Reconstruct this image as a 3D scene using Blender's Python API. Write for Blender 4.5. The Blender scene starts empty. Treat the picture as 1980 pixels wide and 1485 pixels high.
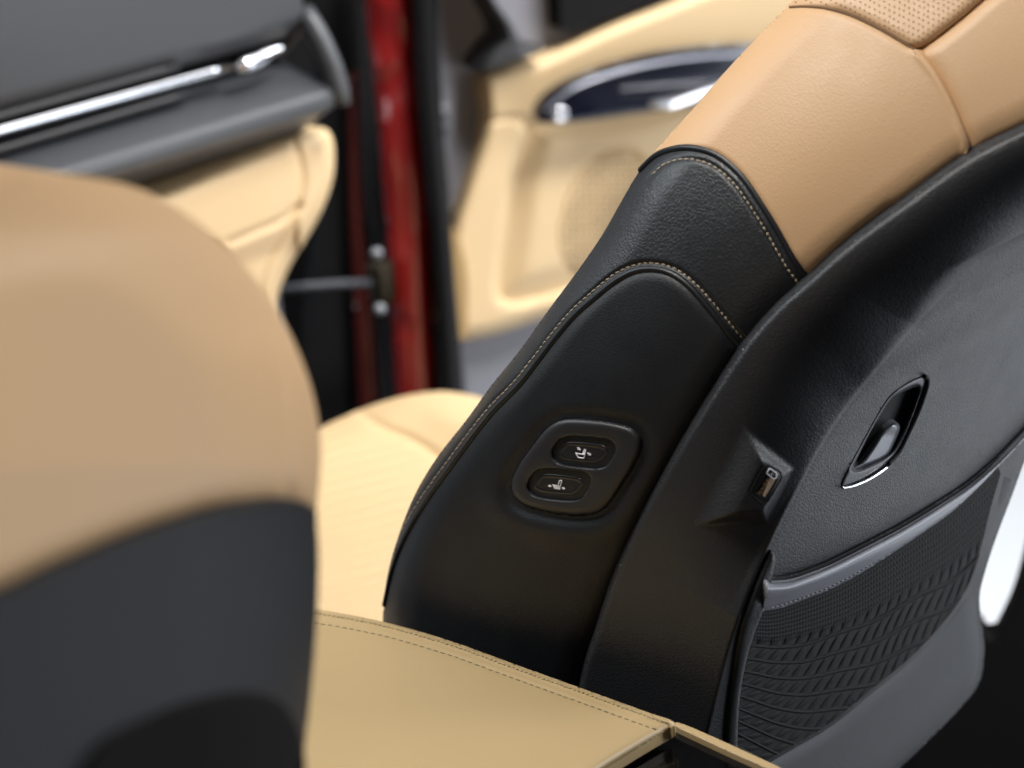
import bpy, math, random
import numpy as np
random.seed(3); np.random.seed(3)
sc = bpy.context.scene
R_ = math.radians

# ------------------------------------------------------------------ camera
FPX = 85.0 / 36.0 * 1980.0
def nrm(v):
    v = np.asarray(v, float); return v / np.linalg.norm(v)
EX = nrm([4540, 2030, -FPX])
EY = np.array([-5300, 1086, -FPX]); EY = nrm(EY - EX * EY.dot(EX))
EZ = np.cross(EX, EY)
M = np.array([EX, EY, EZ])                       # camera axes -> car axes (X right, Y forward, Z up)
VX = np.array([990 + FPX * EX[0] / -EX[2], 742.5 - FPX * EX[1] / -EX[2]])
CAM = -(M @ np.array([(1115 - 990) / FPX, -(905 - 742.5) / FPX, -1.0])) * 1.2

cam_data = bpy.data.cameras.new('camera'); cam = bpy.data.objects.new('camera', cam_data)
sc.collection.objects.link(cam); sc.camera = cam
from mathutils import Matrix, Vector
mm = Matrix([list(M[i]) + [CAM[i]] for i in range(3)] + [[0, 0, 0, 1]])
cam.matrix_world = mm
cam_data.sensor_width = 36; cam_data.lens = 85; cam_data.clip_start = .02; cam_data.clip_end = 60
cam_data.dof.use_dof = True; cam_data.dof.focus_distance = 1.215; cam_data.dof.aperture_fstop = 6.3
cam_data.dof.aperture_blades = 0

# ------------------------------------------------------------------ world + lamps
w = bpy.data.worlds.new('World'); sc.world = w; w.use_nodes = True
bg = w.node_tree.nodes['Background']; bg.inputs[0].default_value = (.75, .86, 1, 1); bg.inputs[1].default_value = .06
def area(name, loc, target, size, energy, col=(1, 1, 1), sy=None):
    d = bpy.data.lights.new(name, 'AREA'); d.energy = energy; d.size = size; d.color = col
    if sy: d.shape = 'RECTANGLE'; d.size_y = sy
    o = bpy.data.objects.new(name, d); sc.collection.objects.link(o); o.location = loc
    o.rotation_euler = (Vector(target) - Vector(loc)).to_track_quat('-Z', 'Y').to_euler()
    return o
area('unseen_lamp', (1.6, .3, 2.4), (.5, .6, -.1), 1.4, 30, (1, .97, .93))  # unseen overhead source, for the light from above right
area('unseen_lamp', (-.5, 2.3, 1.7), (.4, .5, -.2), 1.3, 34, (.90, .96, 1))  # unseen source ahead, for windshield light and sheen on the front strip
area('unseen_lamp', (-.35, .35, 1.6), (.25, .0, .1), .6, 3.1, (1, .96, .91)).data.spread = R_(56)  # added fill aimed at the tan shoulder; no such source known
area('unseen_lamp', (1.5, -1.75, 1.2), (.2, -.15, .0), .7, 24, (.95, .97, 1))  # added behind the seat to lift the band edge and upper shell
area('unseen_lamp', (1.5, -1.5, -.2), (.1, -.1, .0), .9, 20, (.88, .94, 1), sy=1.2)  # added low lamp, gives the back of the shell its sheen
area('unseen_lamp', (2.9, -.4, 1.6), (2.1, .7, -.9), 1.2, 60, (.97, .98, 1))  # added lamp, unseen, whitens the floor outside
area('unseen_lamp', (.9, -.35, 1.7), (.95, .8, .0), .5, 8, (1, .98, .95)).data.spread = R_(62)  # added to brighten the door, where a cabin roof would block it
sc.view_settings.view_transform = 'Standard'; sc.view_settings.look = 'None'
sc.view_settings.exposure = 0; sc.view_settings.gamma = 1; sc.view_settings.use_curve_mapping = False
sc.cycles.use_denoising = True; sc.cycles.denoiser = 'OPENIMAGEDENOISE'
sc.cycles.max_bounces = 8; sc.cycles.sample_clamp_indirect = 6

# ------------------------------------------------------------------ geometry helpers
def rays(px, py):
    px = np.asarray(px, float); py = np.asarray(py, float)
    c = np.stack([(px - 990) / FPX, -(py - 742.5) / FPX, -np.ones_like(px)], -1)
    return c @ M.T
def at(px, py, depth):
    return CAM + rays(px, py) * np.asarray(depth)[..., None]
def d_x(px, py, x):                                # depth where the sight line meets the plane X = x
    return (x - CAM[0]) / rays(px, py)[..., 0]
def d_plane(p0, n):
    p0 = np.asarray(p0, float); n = np.asarray(n, float); k = (p0 - CAM).dot(n)
    return lambda px, py: k / (rays(px, py) @ n)
def spl(pts, closed=False, step=6.0):
    """Catmull-Rom through the points, resampled evenly."""
    p = np.array(pts, float); n = len(p); out = []
    rng = range(n) if closed else range(n - 1)
    for i in rng:
        if closed: a, b, c, d = p[(i-1) % n], p[i], p[(i+1) % n], p[(i+2) % n]
        else: a, b, c, d = p[max(i-1, 0)], p[i], p[i+1], p[min(i+2, n-1)]
        t = np.linspace(0, 1, 12, endpoint=False)[:, None]
        out.append(.5 * ((2*b) + (c-a)*t + (2*a-5*b+4*c-d)*t*t + (3*b-a-3*c+d)*t**3))
    out = np.vstack(out + [p[:1] if closed else p[-1:]])
    return resample(out, step)
def resample(out, step):
    L = np.r_[0, np.cumsum(np.linalg.norm(np.diff(out, axis=0), axis=1))]
    m = max(int(L[-1] / step), 2); s = np.linspace(0, L[-1], m + 1)
    return np.stack([np.interp(s, L, out[:, k]) for k in range(out.shape[1])], 1)
def seg(pts, step=8):
    return resample(np.array(pts, float), step)
def offset(c, d):
    t = np.gradient(c, axis=0); t /= np.linalg.norm(t, axis=1)[:, None] + 1e-9
    return c + np.stack([-t[:, 1], t[:, 0]], 1) * d
def dist(px, py, line, nearest=False):
    P = np.stack([np.ravel(px), np.ravel(py)], 1).astype(float); line = np.asarray(line, float)
    A, B = line[:-1], line[1:]; D = B - A; LL = (D**2).sum(1) + 1e-12
    best = np.empty(len(P)); near = np.empty((len(P), 2))
    for s in range(0, len(P), 20000):
        Q = P[s:s+20000]
        t = ((Q[:, None, 0] - A[None, :, 0]) * D[:, 0] + (Q[:, None, 1] - A[None, :, 1]) * D[:, 1]) / LL
        np.clip(t, 0, 1, out=t)
        X = A[:, 0] + t * D[:, 0]; Y = A[:, 1] + t * D[:, 1]
        dd = (Q[:, None, 0] - X)**2 + (Q[:, None, 1] - Y)**2; k = dd.argmin(1); r = np.arange(len(Q))
        best[s:s+20000] = np.sqrt(dd[r, k]); near[s:s+20000, 0] = X[r, k]; near[s:s+20000, 1] = Y[r, k]
    best = best.reshape(np.shape(px))
    return (best, near.reshape(np.shape(px) + (2,))) if nearest else best
def inside(px, py, poly):
    x = np.ravel(px); y = np.ravel(py); c = np.zeros(len(x), bool)
    P = np.asarray(poly); Q = np.roll(P, -1, 0)
    for (x1, y1), (x2, y2) in zip(P, Q):
        if y1 == y2: continue
        k = (y1 > y) != (y2 > y); c ^= k & (x < (x2 - x1) * (y - y1) / (y2 - y1) + x1)
    return c.reshape(np.shape(px))
def ss(a, b, x):
    t = np.clip((x - a) / (b - a), 0, 1); return t * t * (3 - 2 * t)
def rnd(sd, r, h):                                 # edge rounding: 0 inside, -h at the edge, over r
    q = 1 - np.clip(sd / r, 0, 1); return -h * (1 - np.sqrt(np.clip(1 - q * q * .97, 0, 1)))
def closed(poly):
    return np.vstack([poly, poly[:1]])

# ------------------------------------------------------------------ object helpers
def thing(name, label, cat, loc, group=None):
    o = bpy.data.objects.new(name, None); sc.collection.objects.link(o); o.location = loc
    o['label'] = label; o['category'] = cat
    if group: o['group'] = group
    o.empty_display_size = .05
    return o
def org(o):
    v = np.zeros(3)
    while o is not None: v += np.array(o.location); o = o.parent
    return v
def link(name, V, F, mat, parent=None, smooth=True, label=None, kind=None, flat_from=None):
    V = np.asarray(V, float)
    if parent is not None: V = V - org(parent)
    me = bpy.data.meshes.new(name); me.from_pydata(V.tolist(), [], [list(map(int, f)) for f in F]); me.update()
    if smooth: me.polygons.foreach_set('use_smooth', [True] * len(me.polygons))
    me.materials.append(mat)
    o = bpy.data.objects.new(name, me); sc.collection.objects.link(o)
    if parent is not None: o.parent = parent
    if label: o['label'] = label
    if kind: o['kind'] = kind
    return o
def relief_arrays(poly, dfn, h=None, pitch=4.0, skirt=None, holes=(), gaps=None):
    poly = np.asarray(poly, float); loops = [closed(poly)] + [closed(np.asarray(q, float)) for q in holes]
    x0, y0 = poly.min(0) - pitch; x1, y1 = poly.max(0) + pitch
    gx = np.arange(x0, x1 + pitch, pitch); gy = np.arange(y0, y1 + pitch, pitch)
    X, Y = np.meshgrid(gx, gy)
    ins = inside(X, Y, poly)
    for q in holes: ins &= ~inside(X, Y, q)
    cell = ins[:-1, :-1] | ins[1:, :-1] | ins[:-1, 1:] | ins[1:, 1:]
    used = np.zeros_like(ins); used[:-1, :-1] |= cell; used[1:, :-1] |= cell; used[:-1, 1:] |= cell; used[1:, 1:] |= cell
    idx = -np.ones(X.shape, int); idx[used] = np.arange(used.sum())
    px = X[used].copy(); py = Y[used].copy(); isin = ins[used]
    best = np.full(len(px), 1e9); near = np.zeros((len(px), 2))
    for L in loops:
        d, nr = dist(px, py, L, True); k = d < best; best[k] = d[k]; near[k] = nr[k]
    snap = (~isin) | (best < pitch * .3)
    px[snap] = near[snap, 0]; py[snap] = near[snap, 1]; sd = np.where(snap, 0, best)
    depth = dfn(px, py)
    if h is not None: depth = depth - h(px, py, sd)
    V = at(px, py, depth)
    if gaps is not None: cell = cell & ~gaps(.5 * (X[:-1, :-1] + X[1:, 1:]), .5 * (Y[:-1, :-1] + Y[1:, 1:]))
    I, J = np.nonzero(cell)
    F = np.stack([idx[I, J], idx[I+1, J], idx[I+1, J+1], idx[I, J+1]], 1)
    if skirt is not None:
        E = np.vstack([F[:, [0, 1]], F[:, [1, 2]], F[:, [2, 3]], F[:, [3, 0]]])
        key = {}
        for a, b in E.tolist():
            if (b, a) in key: del key[(b, a)]
            else: key[(a, b)] = 1
        ed = np.array(list(key.keys()))
        vs = np.unique(ed); n = len(V); m1 = dict(zip(vs.tolist(), range(n, n + len(vs)))); m2 = dict(zip(vs.tolist(), range(n + len(vs), n + 2 * len(vs))))
        V = np.vstack([V, V[vs], V[vs] + np.asarray(skirt, float)])
        S = [[m1[b], m1[a], m2[a], m2[b]] for a, b in ed.tolist()]
        F = F.tolist() + S
    else: F = F.tolist()
    return V, F
def relief(name, poly, dfn, mat, parent, h=None, pitch=4.0, skirt=None, holes=(), label=None, kind=None, gaps=None):
    V, F = relief_arrays(poly, dfn, h, pitch, skirt, holes, gaps)
    return link(name, V, F, mat, parent, label=label, kind=kind)
def tube_arrays(P, r, n=8, flat=1.0, up=None):
    P = np.asarray(P, float); T = np.gradient(P, axis=0); T /= np.linalg.norm(T, axis=1)[:, None] + 1e-12
    if up is None: up = np.array([.31, -.2, .93])
    A = np.cross(T, up); A /= np.linalg.norm(A, axis=1)[:, None]; B = np.cross(T, A)
    r = np.broadcast_to(np.asarray(r, float), (len(P),))
    ang = np.linspace(0, 2 * np.pi, n, endpoint=False)
    V = (P[:, None] + r[:, None, None] * (np.cos(ang)[None, :, None] * A[:, None] + flat * np.sin(ang)[None, :, None] * B[:, None])).reshape(-1, 3)
    F = []
    for i in range(len(P) - 1):
        for j in range(n):
            a = i * n + j; b = i * n + (j + 1) % n; F.append([a, b, b + n, a + n])
    F.append(list(range(n))[::-1]); F.append([(len(P) - 1) * n + j for j in range(n)])
    return V, F
def join(parts):
    V, F, n = [], [], 0
    for v, f in parts:
        V.append(v); F += [[k + n for k in q] for q in f]; n += len(v)
    return np.vstack(V), F
def tube(name, P, r, mat, parent, n=8, flat=1.0, **k):
    V, F = tube_arrays(P, r, n, flat); return link(name, V, F, mat, parent, **k)
def line3(curve, dfn, lift=0.0):
    return at(curve[:, 0], curve[:, 1], dfn(curve[:, 0], curve[:, 1]) - lift)
def stitches(name, curve, dfn, lift, pitch, length, r, mat, parent, slant=0.0):
    c = resample(curve, pitch); t = np.gradient(c, axis=0); t /= np.linalg.norm(t, axis=1)[:, None]
    parts = []
    for i in range(len(c)):
        ca, sa = math.cos(slant), math.sin(slant); d = np.array([t[i, 0]*ca - t[i, 1]*sa, t[i, 0]*sa + t[i, 1]*ca])
        L = length * random.uniform(.88, 1.08); m = c[i] + np.random.uniform(-.35, .35, 2)
        q = np.array([m + d * L * k for k in (-.5, -.3, 0, .3, .5)])
        P = at(q[:, 0], q[:, 1], dfn(q[:, 0], q[:, 1]) - lift - np.array([-.5, .5, 1, .5, -.5]) * r * .8)
        parts.append(tube_arrays(P, np.array([.45, .9, 1, .9, .45]) * r, 6))
    V, F = join(parts); return link(name, V, F, mat, parent)
def boxa(c, s):
    c = np.array(c, float); s = np.array(s, float) / 2
    V = np.array([[x, y, z] for x in (-1, 1) for y in (-1, 1) for z in (-1, 1)]) * s + c
    return V, [[0, 1, 3, 2], [4, 6, 7, 5], [0, 4, 5, 1], [2, 3, 7, 6], [0, 2, 6, 4], [1, 5, 7, 3]]
def box(name, c, s, mat, parent, bevel=0, **k):
    V, F = boxa(c, s); o = link(name, V, F, mat, parent, smooth=bool(bevel), **k)
    if bevel:
        b = o.modifiers.new('bevel', 'BEVEL'); b.width = bevel; b.segments = 4
    return o

# ------------------------------------------------------------------ materials
def mat(name, col, rough=.5, metal=0, bump=None, spec=.5, coat=0, emit=None, sheen=0, vary=0):
    m = bpy.data.materials.new(name); m.use_nodes = True; nt = m.node_tree; b = nt.nodes['Principled BSDF']
    b.inputs['Base Color'].default_value = (*col, 1); b.inputs['Roughness'].default_value = rough
    b.inputs['Metallic'].default_value = metal; b.inputs['Specular IOR Level'].default_value = spec
    b.inputs['Coat Weight'].default_value = coat; b.inputs['Coat Roughness'].default_value = .05
    if sheen: b.inputs['Sheen Weight'].default_value = sheen; b.inputs['Sheen Roughness'].default_value = .4
    tc = nt.nodes.new('ShaderNodeTexCoord')
    if vary:
        nz = nt.nodes.new('ShaderNodeTexNoise'); nz.inputs['Scale'].default_value = 60; nz.inputs['Detail'].default_value = 4
        nt.links.new(tc.outputs['Object'], nz.inputs['Vector'])
        mr = nt.nodes.new('ShaderNodeMapRange'); mr.inputs['From Min'].default_value = .3; mr.inputs['From Max'].default_value = .7
        mr.inputs['To Min'].default_value = rough - vary; mr.inputs['To Max'].default_value = rough + vary
        nt.links.new(nz.outputs['Fac'], mr.inputs['Value']); nt.links.new(mr.outputs['Result'], b.inputs['Roughness'])
    if bump:
        scale, strength, dis = bump
        nz0 = nt.nodes.new('ShaderNodeTexNoise'); nz0.inputs['Scale'].default_value = scale * .35; nz0.inputs['Detail'].default_value = 2
        nt.links.new(tc.outputs['Object'], nz0.inputs['Vector'])
        mx = nt.nodes.new('ShaderNodeVectorMath'); mx.operation = 'MULTIPLY_ADD'
        nt.links.new(nz0.outputs['Color'], mx.inputs[0]); mx.inputs[1].default_value = (1.2 / scale,) * 3
        nt.links.new(tc.outputs['Object'], mx.inputs[2])
        vo = nt.nodes.new('ShaderNodeTexVoronoi'); vo.feature = 'DISTANCE_TO_EDGE'; vo.inputs['Scale'].default_value = scale
        nt.links.new(mx.outputs[0], vo.inputs['Vector'])
        r = nt.nodes.new('ShaderNodeMapRange'); r.inputs['From Max'].default_value = .28; r.interpolation_type = 'SMOOTHSTEP'
        nt.links.new(vo.outputs['Distance'], r.inputs['Value'])
        n2 = nt.nodes.new('ShaderNodeTexNoise'); n2.inputs['Scale'].default_value = scale * .8; n2.inputs['Detail'].default_value = 3
        nt.links.new(tc.outputs['Object'], n2.inputs['Vector'])
        ad = nt.nodes.new('ShaderNodeMath'); ad.operation = 'ADD'
        nt.links.new(r.outputs['Result'], ad.inputs[0]); nt.links.new(n2.outputs['Fac'], ad.inputs[1])
        bp = nt.nodes.new('ShaderNodeBump'); bp.inputs['Strength'].default_value = strength; bp.inputs['Distance'].default_value = dis
        nt.links.new(ad.outputs[0], bp.inputs['Height']); nt.links.new(bp.outputs['Normal'], b.inputs['Normal'])
    return m
BLK = mat('black_leather', (.014, .016, .019), .43, bump=(480, .40, .00022), vary=.04)
BLK2 = mat('black_leather_smooth', (.012, .0135, .016), .46, spec=.38, bump=(760, .35, .00016), vary=.04)
TAN = mat('tan_leather', (.66, .415, .22), .46, bump=(560, .30, .00014), vary=.05)
TANC = mat('tan_leather_coarse', (.66, .415, .22), .46, bump=(700, .30, .00016))
TANS = mat('tan_soft_trim', (.72, .53, .30), .5)
TANL = mat('tan_lid_leather', (.54, .39, .20), .38, bump=(900, .10, .00008), vary=.05)
SHELL = mat('grained_shell_plastic', (.021, .022, .025), .40, bump=(640, .42, .0002), vary=.03)
PLA = mat('smooth_black_plastic', (.023, .023, .026), .42, vary=.04)
GREY = mat('grey_plastic', (.058, .062, .07), .42)
BAND = mat('grey_band_vinyl', (.25, .255, .285), .28)
FRAME = mat('grey_knit_edge', (.095, .097, .103), .6, spec=.25, bump=(900, .4, .0002))
NET = mat('net_fabric', (.013, .013, .0135), .7, spec=.25, bump=(1500, .5, .0002))
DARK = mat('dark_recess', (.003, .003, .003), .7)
GLOSS = mat('gloss_black', (.004, .004, .005), .06, coat=1)
GLOSSB = mat('gloss_navy_trim', (.003, .004, .012), .1, coat=1)
THREAD = mat('beige_thread', (.50, .40, .27), .6)
THREADG = mat('olive_thread', (.17, .15, .085), .6)
PIPE = mat('black_piping', (.008, .009, .011), .4)
ICON = mat('white_print', (.93, .95, 1), .5)
GOLD = mat('copper_contact', (.95, .74, .52), .45, metal=.35)
CHR = mat('satin_chrome', (.82, .84, .9), .16, metal=1)
LEV = mat('silver_lever', (.22, .225, .245), .3, metal=.5)
RED = mat('red_paint', (.19, .005, .004), .2, coat=1, bump=(7, .6, .012))
RUB = mat('black_rubber', (.004, .004, .005), .8, spec=.2)
CARPET = mat('black_carpet', (.006, .006, .007), .9)
WHITE = mat('pale_floor', (.80, .83, .87), .35, vary=.1)

# ================================================================== setting
def quad(name, x0, x1, y0, y1, z, m, kind='structure'):
    return link(name, [[x0, y0, z], [x1, y0, z], [x1, y1, z], [x0, y1, z]], [[0, 1, 2, 3]], m, None, kind=kind)
quad('floor', -8, 12, -8, 12, -.95, WHITE)
o = link('carpet', *boxa((-.45, .1, -.62), (2.25, 3.0, .04)), CARPET, None, smooth=False, kind='structure')

# ================================================================== curves of the passenger seat (photo pixels)
F = spl([(736, 1640), (738, 1400), (740, 1200), (743, 1150), (754, 1090), (776, 1020), (805, 950), (848, 880), (902, 812), (950, 745),
         (1003, 680), (1060, 600), (1118, 522), (1163, 457), (1200, 392), (1233, 335), (1266, 293), (1300, 255), (1345, 205),
         (1400, 141), (1462, 74), (1530, 4), (1590, -60), (1680, -150)], step=8)
B = spl([(1070, 1640), (1100, 1450), (1128, 1300), (1150, 1230), (1190, 1112), (1240, 1002), (1300, 892), (1363, 786), (1440, 668),
         (1500, 598), (1560, 545), (1640, 474), (1755, 388), (1870, 306), (1980, 249), (2110, 190), (2300, 110)], step=8)
Rg = spl([(1290, 1900), (1320, 1650), (1348, 1500), (1373, 1414), (1397, 1292), (1422, 1216), (1458, 1119), (1488, 1050), (1529, 968), (1566, 896),
          (1617, 808), (1680, 730), (1748, 652), (1804, 586), (1900, 496), (1980, 447), (2090, 396), (2300, 320)], step=8)
C1 = spl([(1240, 331), (1252, 318), (1276, 298), (1318, 287), (1355, 290), (1393, 305), (1435, 342), (1468, 389), (1502, 443), (1535, 502), (1563, 541)], step=5)
C2 = spl([(742, 1180), (748, 1150), (757, 1110), (772, 1065), (798, 1012), (834, 955), (872, 903), (910, 852), (955, 795), (1005, 745), (1046, 692), (1080, 648), (1115, 607),
          (1150, 577), (1184, 548), (1217, 528), (1246, 520), (1284, 523), (1313, 537), (1340, 560), (1362, 586), (1388, 616), (1414, 650), (1437, 672)], step=5)
def smooth(c, k=5):
    for _ in range(k):
        c = c.copy(); c[1:-1] = .25 * c[:-2] + .5 * c[1:-1] + .25 * c[2:]
    return c
F = smooth(F, 8); C1 = smooth(C1, 8); C2 = smooth(C2, 14); Rg = smooth(Rg, 150)
C3 = spl([(1768, 97), (1782, 112), (1811, 150), (1843, 212), (1862, 258), (1870, 282), (1868, 300)], step=5)
C4 = spl([(1528, 14), (1560, 13), (1600, 17), (1650, 32), (1700, 56), (1745, 82), (1768, 97)], step=5)
C5 = spl([(1768, 97), (1800, 80), (1850, 42), (1890, 8), (1960, -50), (2050, -120)], step=6)

def hh(px, py): return (px - 1115) * .49 - (py - 905) * .87
def x_base(px, py): return .105 * np.clip((hh(px, py) + 60) / 1100, 0, 1.4) ** 1.7
def side_depth(px, py):
    dF = dist(px, py, F); dB = dist(px, py, B)
    q = 1 - np.clip(dF / 75, 0, 1)
    x = x_base(px, py) + .024 * (1 - np.sqrt(1 - q * q * .985)) + .003 * (1 - np.clip(dB / 60, 0, 1)) ** 2
    x = x - .006 * np.sin(np.clip(dF / (dF + dB + 1e-6), 0, 1) * np.pi)
    return d_x(px, py, x)
POD = seg([(1336, 1018), (1385, 925), (1432, 815), (1484, 838), (1537, 903), (1484, 1010)], 4)
def pod_h(px, py):
    if not np.size(px): return np.zeros_like(px)
    e = [((1336, 1018), (1440, 812), 70.), ((1432, 815), (1537, 903), 38.), ((1537, 903), (1484, 1010), 20.), ((1484, 1012), (1336, 1018), 26.)]
    hmin = np.full(np.shape(px), 9.)
    for (ax, ay), (bx, by), wd in e:
        L = math.hypot(bx - ax, by - ay); s = ((bx - ax) * (py - ay) - (by - ay) * (px - ax)) / L
        hmin = np.minimum(hmin, s / wd)
    t = np.clip(hmin, 0, 1.0)
    return .0085 * (t * t * (3 - 2 * t))
def shell_side_depth(px, py):
    dB = dist(px, py, B); k = np.clip((hh(px, py) + 100) / 600, 0, 1.1)
    x = x_base(px, py) - .003 + .055 * k * np.minimum(dB / 250., .92) ** 2
    return d_x(px, py, x)
_full = Rg; Rg = Rg[Rg[:, 0] < 1990]
_rd = shell_side_depth(Rg[:, 0], Rg[:, 1])
_rr = np.hypot(Rg[:, 0] - VX[0], Rg[:, 1] - VX[1]); _ra = np.arctan2(Rg[:, 1] - VX[1], VX[0] - Rg[:, 0])
_o = np.argsort(_ra); _ra = _ra[_o]; _rk = (_rr * _rd)[_o]; _r0 = _rr[_o]
def shell_depth(px, py):
    a = np.arctan2(py - VX[1], VX[0] - px); r = np.hypot(px - VX[0], py - VX[1])
    db = np.interp(a, _ra, _rk) / r - 3.2 * np.clip(_ra[0] - a, 0, 1)
    u = np.clip((np.interp(a, _ra, _r0) - r) / 480., 0, 1.4)          # 0 on the corner line, 1 at the far side
    db = db - .012 * (1 - (1 - np.clip(u, 0, 1)) ** 2) + .02 * np.clip(u - .75, 0, 1) ** 2
    dsd = shell_side_depth(px, py); k = .0015 + .020 * ss(1660, 1990, px) * ss(760, 560, py)
    return np.maximum(dsd, db) + k * np.log1p(np.exp(-np.abs(dsd - db) / k))

# ================================================================== passenger seat
seat = thing('front_seat', 'reclined tan and black leather seat with two power buttons on its side', 'car seat', (.2, .1, -.6))
IN = (.10, .0, 0)
def cut(c, a, b):                                   # slice of a polyline between the points nearest a and b
    i = np.hypot(*(c - a).T).argmin(); j = np.hypot(*(c - b).T).argmin()
    return c[i:j+1] if i <= j else c[j:i+1][::-1]
BEZ = spl([(1098, 811), (1145, 813), (1193, 820), (1225, 832), (1240, 857), (1229, 891), (1203, 934), (1176, 974), (1147, 992), (1098, 994), (1050, 986),
           (1012, 974), (992, 953), (991, 928), (1006, 896), (1029, 864), (1052, 835), (1073, 818)], True, 4)
def lower_h(px, py, sd):
    db = dist(px, py, closed(BEZ)); ib = inside(px, py, BEZ); s = np.where(ib, -db, db)
    return rnd(np.minimum(sd, 60), 26, .0042) - .0022 * np.exp(-((s - 6) / 14.) ** 2) + .0022 * np.exp(-((s - 40) / 24.) ** 2) * ss(830, 1000, py) - .0016 * (s < 0)
lower = np.vstack([cut(F, (740, 1560), (742, 1180)), C2, cut(B, (1437, 672), (1078, 1600))])
relief('side_panel', lower, side_depth, BLK2, seat, lower_h, 3.2, IN, label='lower black leather side panel with the buttons')
strip = np.vstack([cut(F, (742, 1180), (1240, 331)), C1, cut(B, (1563, 541), (1437, 672)), C2[::-1]])
def strip_h(px, py, sd):
    dF = dist(px, py, F); d2 = dist(px, py, C2); d1 = dist(px, py, C1)
    return rnd(np.minimum(d2, 60), 17, .0034) + rnd(np.minimum(d1, 60), 24, .0036) - .0022 * np.exp(-((d2 - 12.5) / 4.) ** 2) - .0014 * np.exp(-((d1 - 20) / 4.) ** 2)
relief('shoulder_panel', strip, side_depth, BLK, seat, strip_h, 3.2, IN, label='upper black leather panel between two stitched seams')
tan1 = np.vstack([cut(F, (1240, 331), (1530, 4)), C4, C3, cut(B, (1868, 303), (1563, 541)), C1[::-1]])
def tan_h(px, py, sd):
    d1 = dist(px, py, C1); d3 = dist(px, py, C3); d4 = dist(px, py, C4); dB = dist(px, py, B)
    # soft crease running up from the lower corner beside the shell
    cr = dist(px, py, np.array([(1595, 520), (1650, 462), (1720, 405)]))
    return (rnd(np.minimum(d1, 60), 14, .0045) + rnd(np.minimum(dB, 80), 24, .004) + rnd(d4, 16, .003) + rnd(d3, 10, .0012)
            + .0016 * np.exp(-(d3 / 8.) ** 2) - .0012 * np.exp(-(cr / 12.) ** 2))
relief('side_cover', tan1, side_depth, TAN, seat, tan_h, 3.2, IN, label='smooth tan leather side cover')
tan2 = np.vstack([C3[::-1], C5, [(2300, -120)], cut(B, (2300, 110), (1868, 303))])
def tan2_h(px, py, sd):
    d3 = dist(px, py, C3); dB = dist(px, py, B); d5 = dist(px, py, C5)
    return rnd(d3, 40, .006) + rnd(dB, 20, .004) + rnd(d5, 30, .007) - .0
relief('rear_cover', tan2, side_depth, TANC, seat, tan2_h, 3.2, IN, label='grained tan leather rear shoulder')
tan3 = np.vstack([cut(F, (1530, 4), (1680, -150)), [(2050, -150)], C5[::-1], C4[::-1]])
topc = relief('perforated_cover', tan3, side_depth, TAN, seat, lambda px, py, sd: rnd(dist(px, py, C4), 22, .004) + rnd(dist(px, py, C5), 22, .004), 3.2, IN,
       label='perforated tan leather top')
parts = []
for i in range(-8, 60):
    for j in range(-14, 30):
        q = np.array([1540., -20.]) + i * np.array([9.4, 4.6]) + j * np.array([9.6, -7.4])
        if not inside(q[0:1], q[1:2], tan3)[0]: continue
        if min(dist(q[0:1], q[1:2], C4)[0], dist(q[0:1], q[1:2], C5)[0]) < 7 or q[1] < -60: continue
        q = q + np.random.uniform(-1.1, 1.1, 2)
        fd = dist(q[0:1], q[1:2], F)[0]
        a = np.linspace(0, 2*np.pi, 8, endpoint=False); rr = 1.55
        X = q[0] + rr * np.cos(a); Y = q[1] + rr * np.sin(a) * .9
        d4, d5 = dist(X, Y, C4), dist(X, Y, C5)
        P = at(X, Y, side_depth(X, Y) - rnd(d4, 22, .004) - rnd(d5, 22, .004) - .0004)
        parts.append((P, [list(range(8))[::-1]]))
V, Fc = join(parts); link('perforations', V, Fc, mat('perforation_hole', (.15, .08, .04), .8), topc)
# seams
def up(px, py): return side_depth(px, py)
tube('piping', line3(offset(C2, 0)[2:], side_depth, -.0021), .0016, PIPE, seat, label='black piping of the lower seam')
tube('piping', line3(offset(C1, -1), side_depth, -.0022), .0019, PIPE, seat, label='black piping of the upper seam')
St2 = smooth(offset(C2, -12.5), 10); St2 = St2[inside(St2[:, 0], St2[:, 1], strip) & (dist(St2[:, 0], St2[:, 1], F) > 3)]
s2 = lambda px, py: side_depth(px, py) - strip_h(px, py, 0)
stitches('stitching', St2, s2, .0003, 11.6, 9.2, .00042, THREAD, seat, .10)
St1 = smooth(offset(C1, 20), 10)[3:]
stitches('stitching', St1, s2, .0003, 11.8, 9.4, .00042, THREAD, seat, .08)
tube('welt', line3(offset(C3, 1.0), side_depth, .0002), .0008, TAN, seat, label='light tan welt at the rear seam')
tube('seam', line3(C4, side_depth, -.0016), .0008, mat('brown_seam', (.16, .08, .03), .7), seat)
# front face of the backrest behind the silhouette
c = cut(F, (736, 1640), (1680, -150))[::3]; P0 = at(c[:, 0], c[:, 1], side_depth(c[:, 0], c[:, 1]))
fw = np.array([0, .81, .588]) * 1.0
rows = [P0 + np.array([dx, 0, 0]) + np.array([0, .77, -.2]) * k for dx, k in ((.0, -.001), (.02, .004), (.05, .004), (.09, -.02), (.14, -.035), (.26, -.04), (.36, -.03), (.42, 0), (.46, .0), (.50, -.03), (.51, -.09))]
n = len(c); V = np.vstack(rows); Fc = [[i*n+j, i*n+j+1, (i+1)*n+j+1, (i+1)*n+j] for i in range(len(rows)-1) for j in range(n-1)]
link('front_cushion', V, Fc, TAN, seat)

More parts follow.
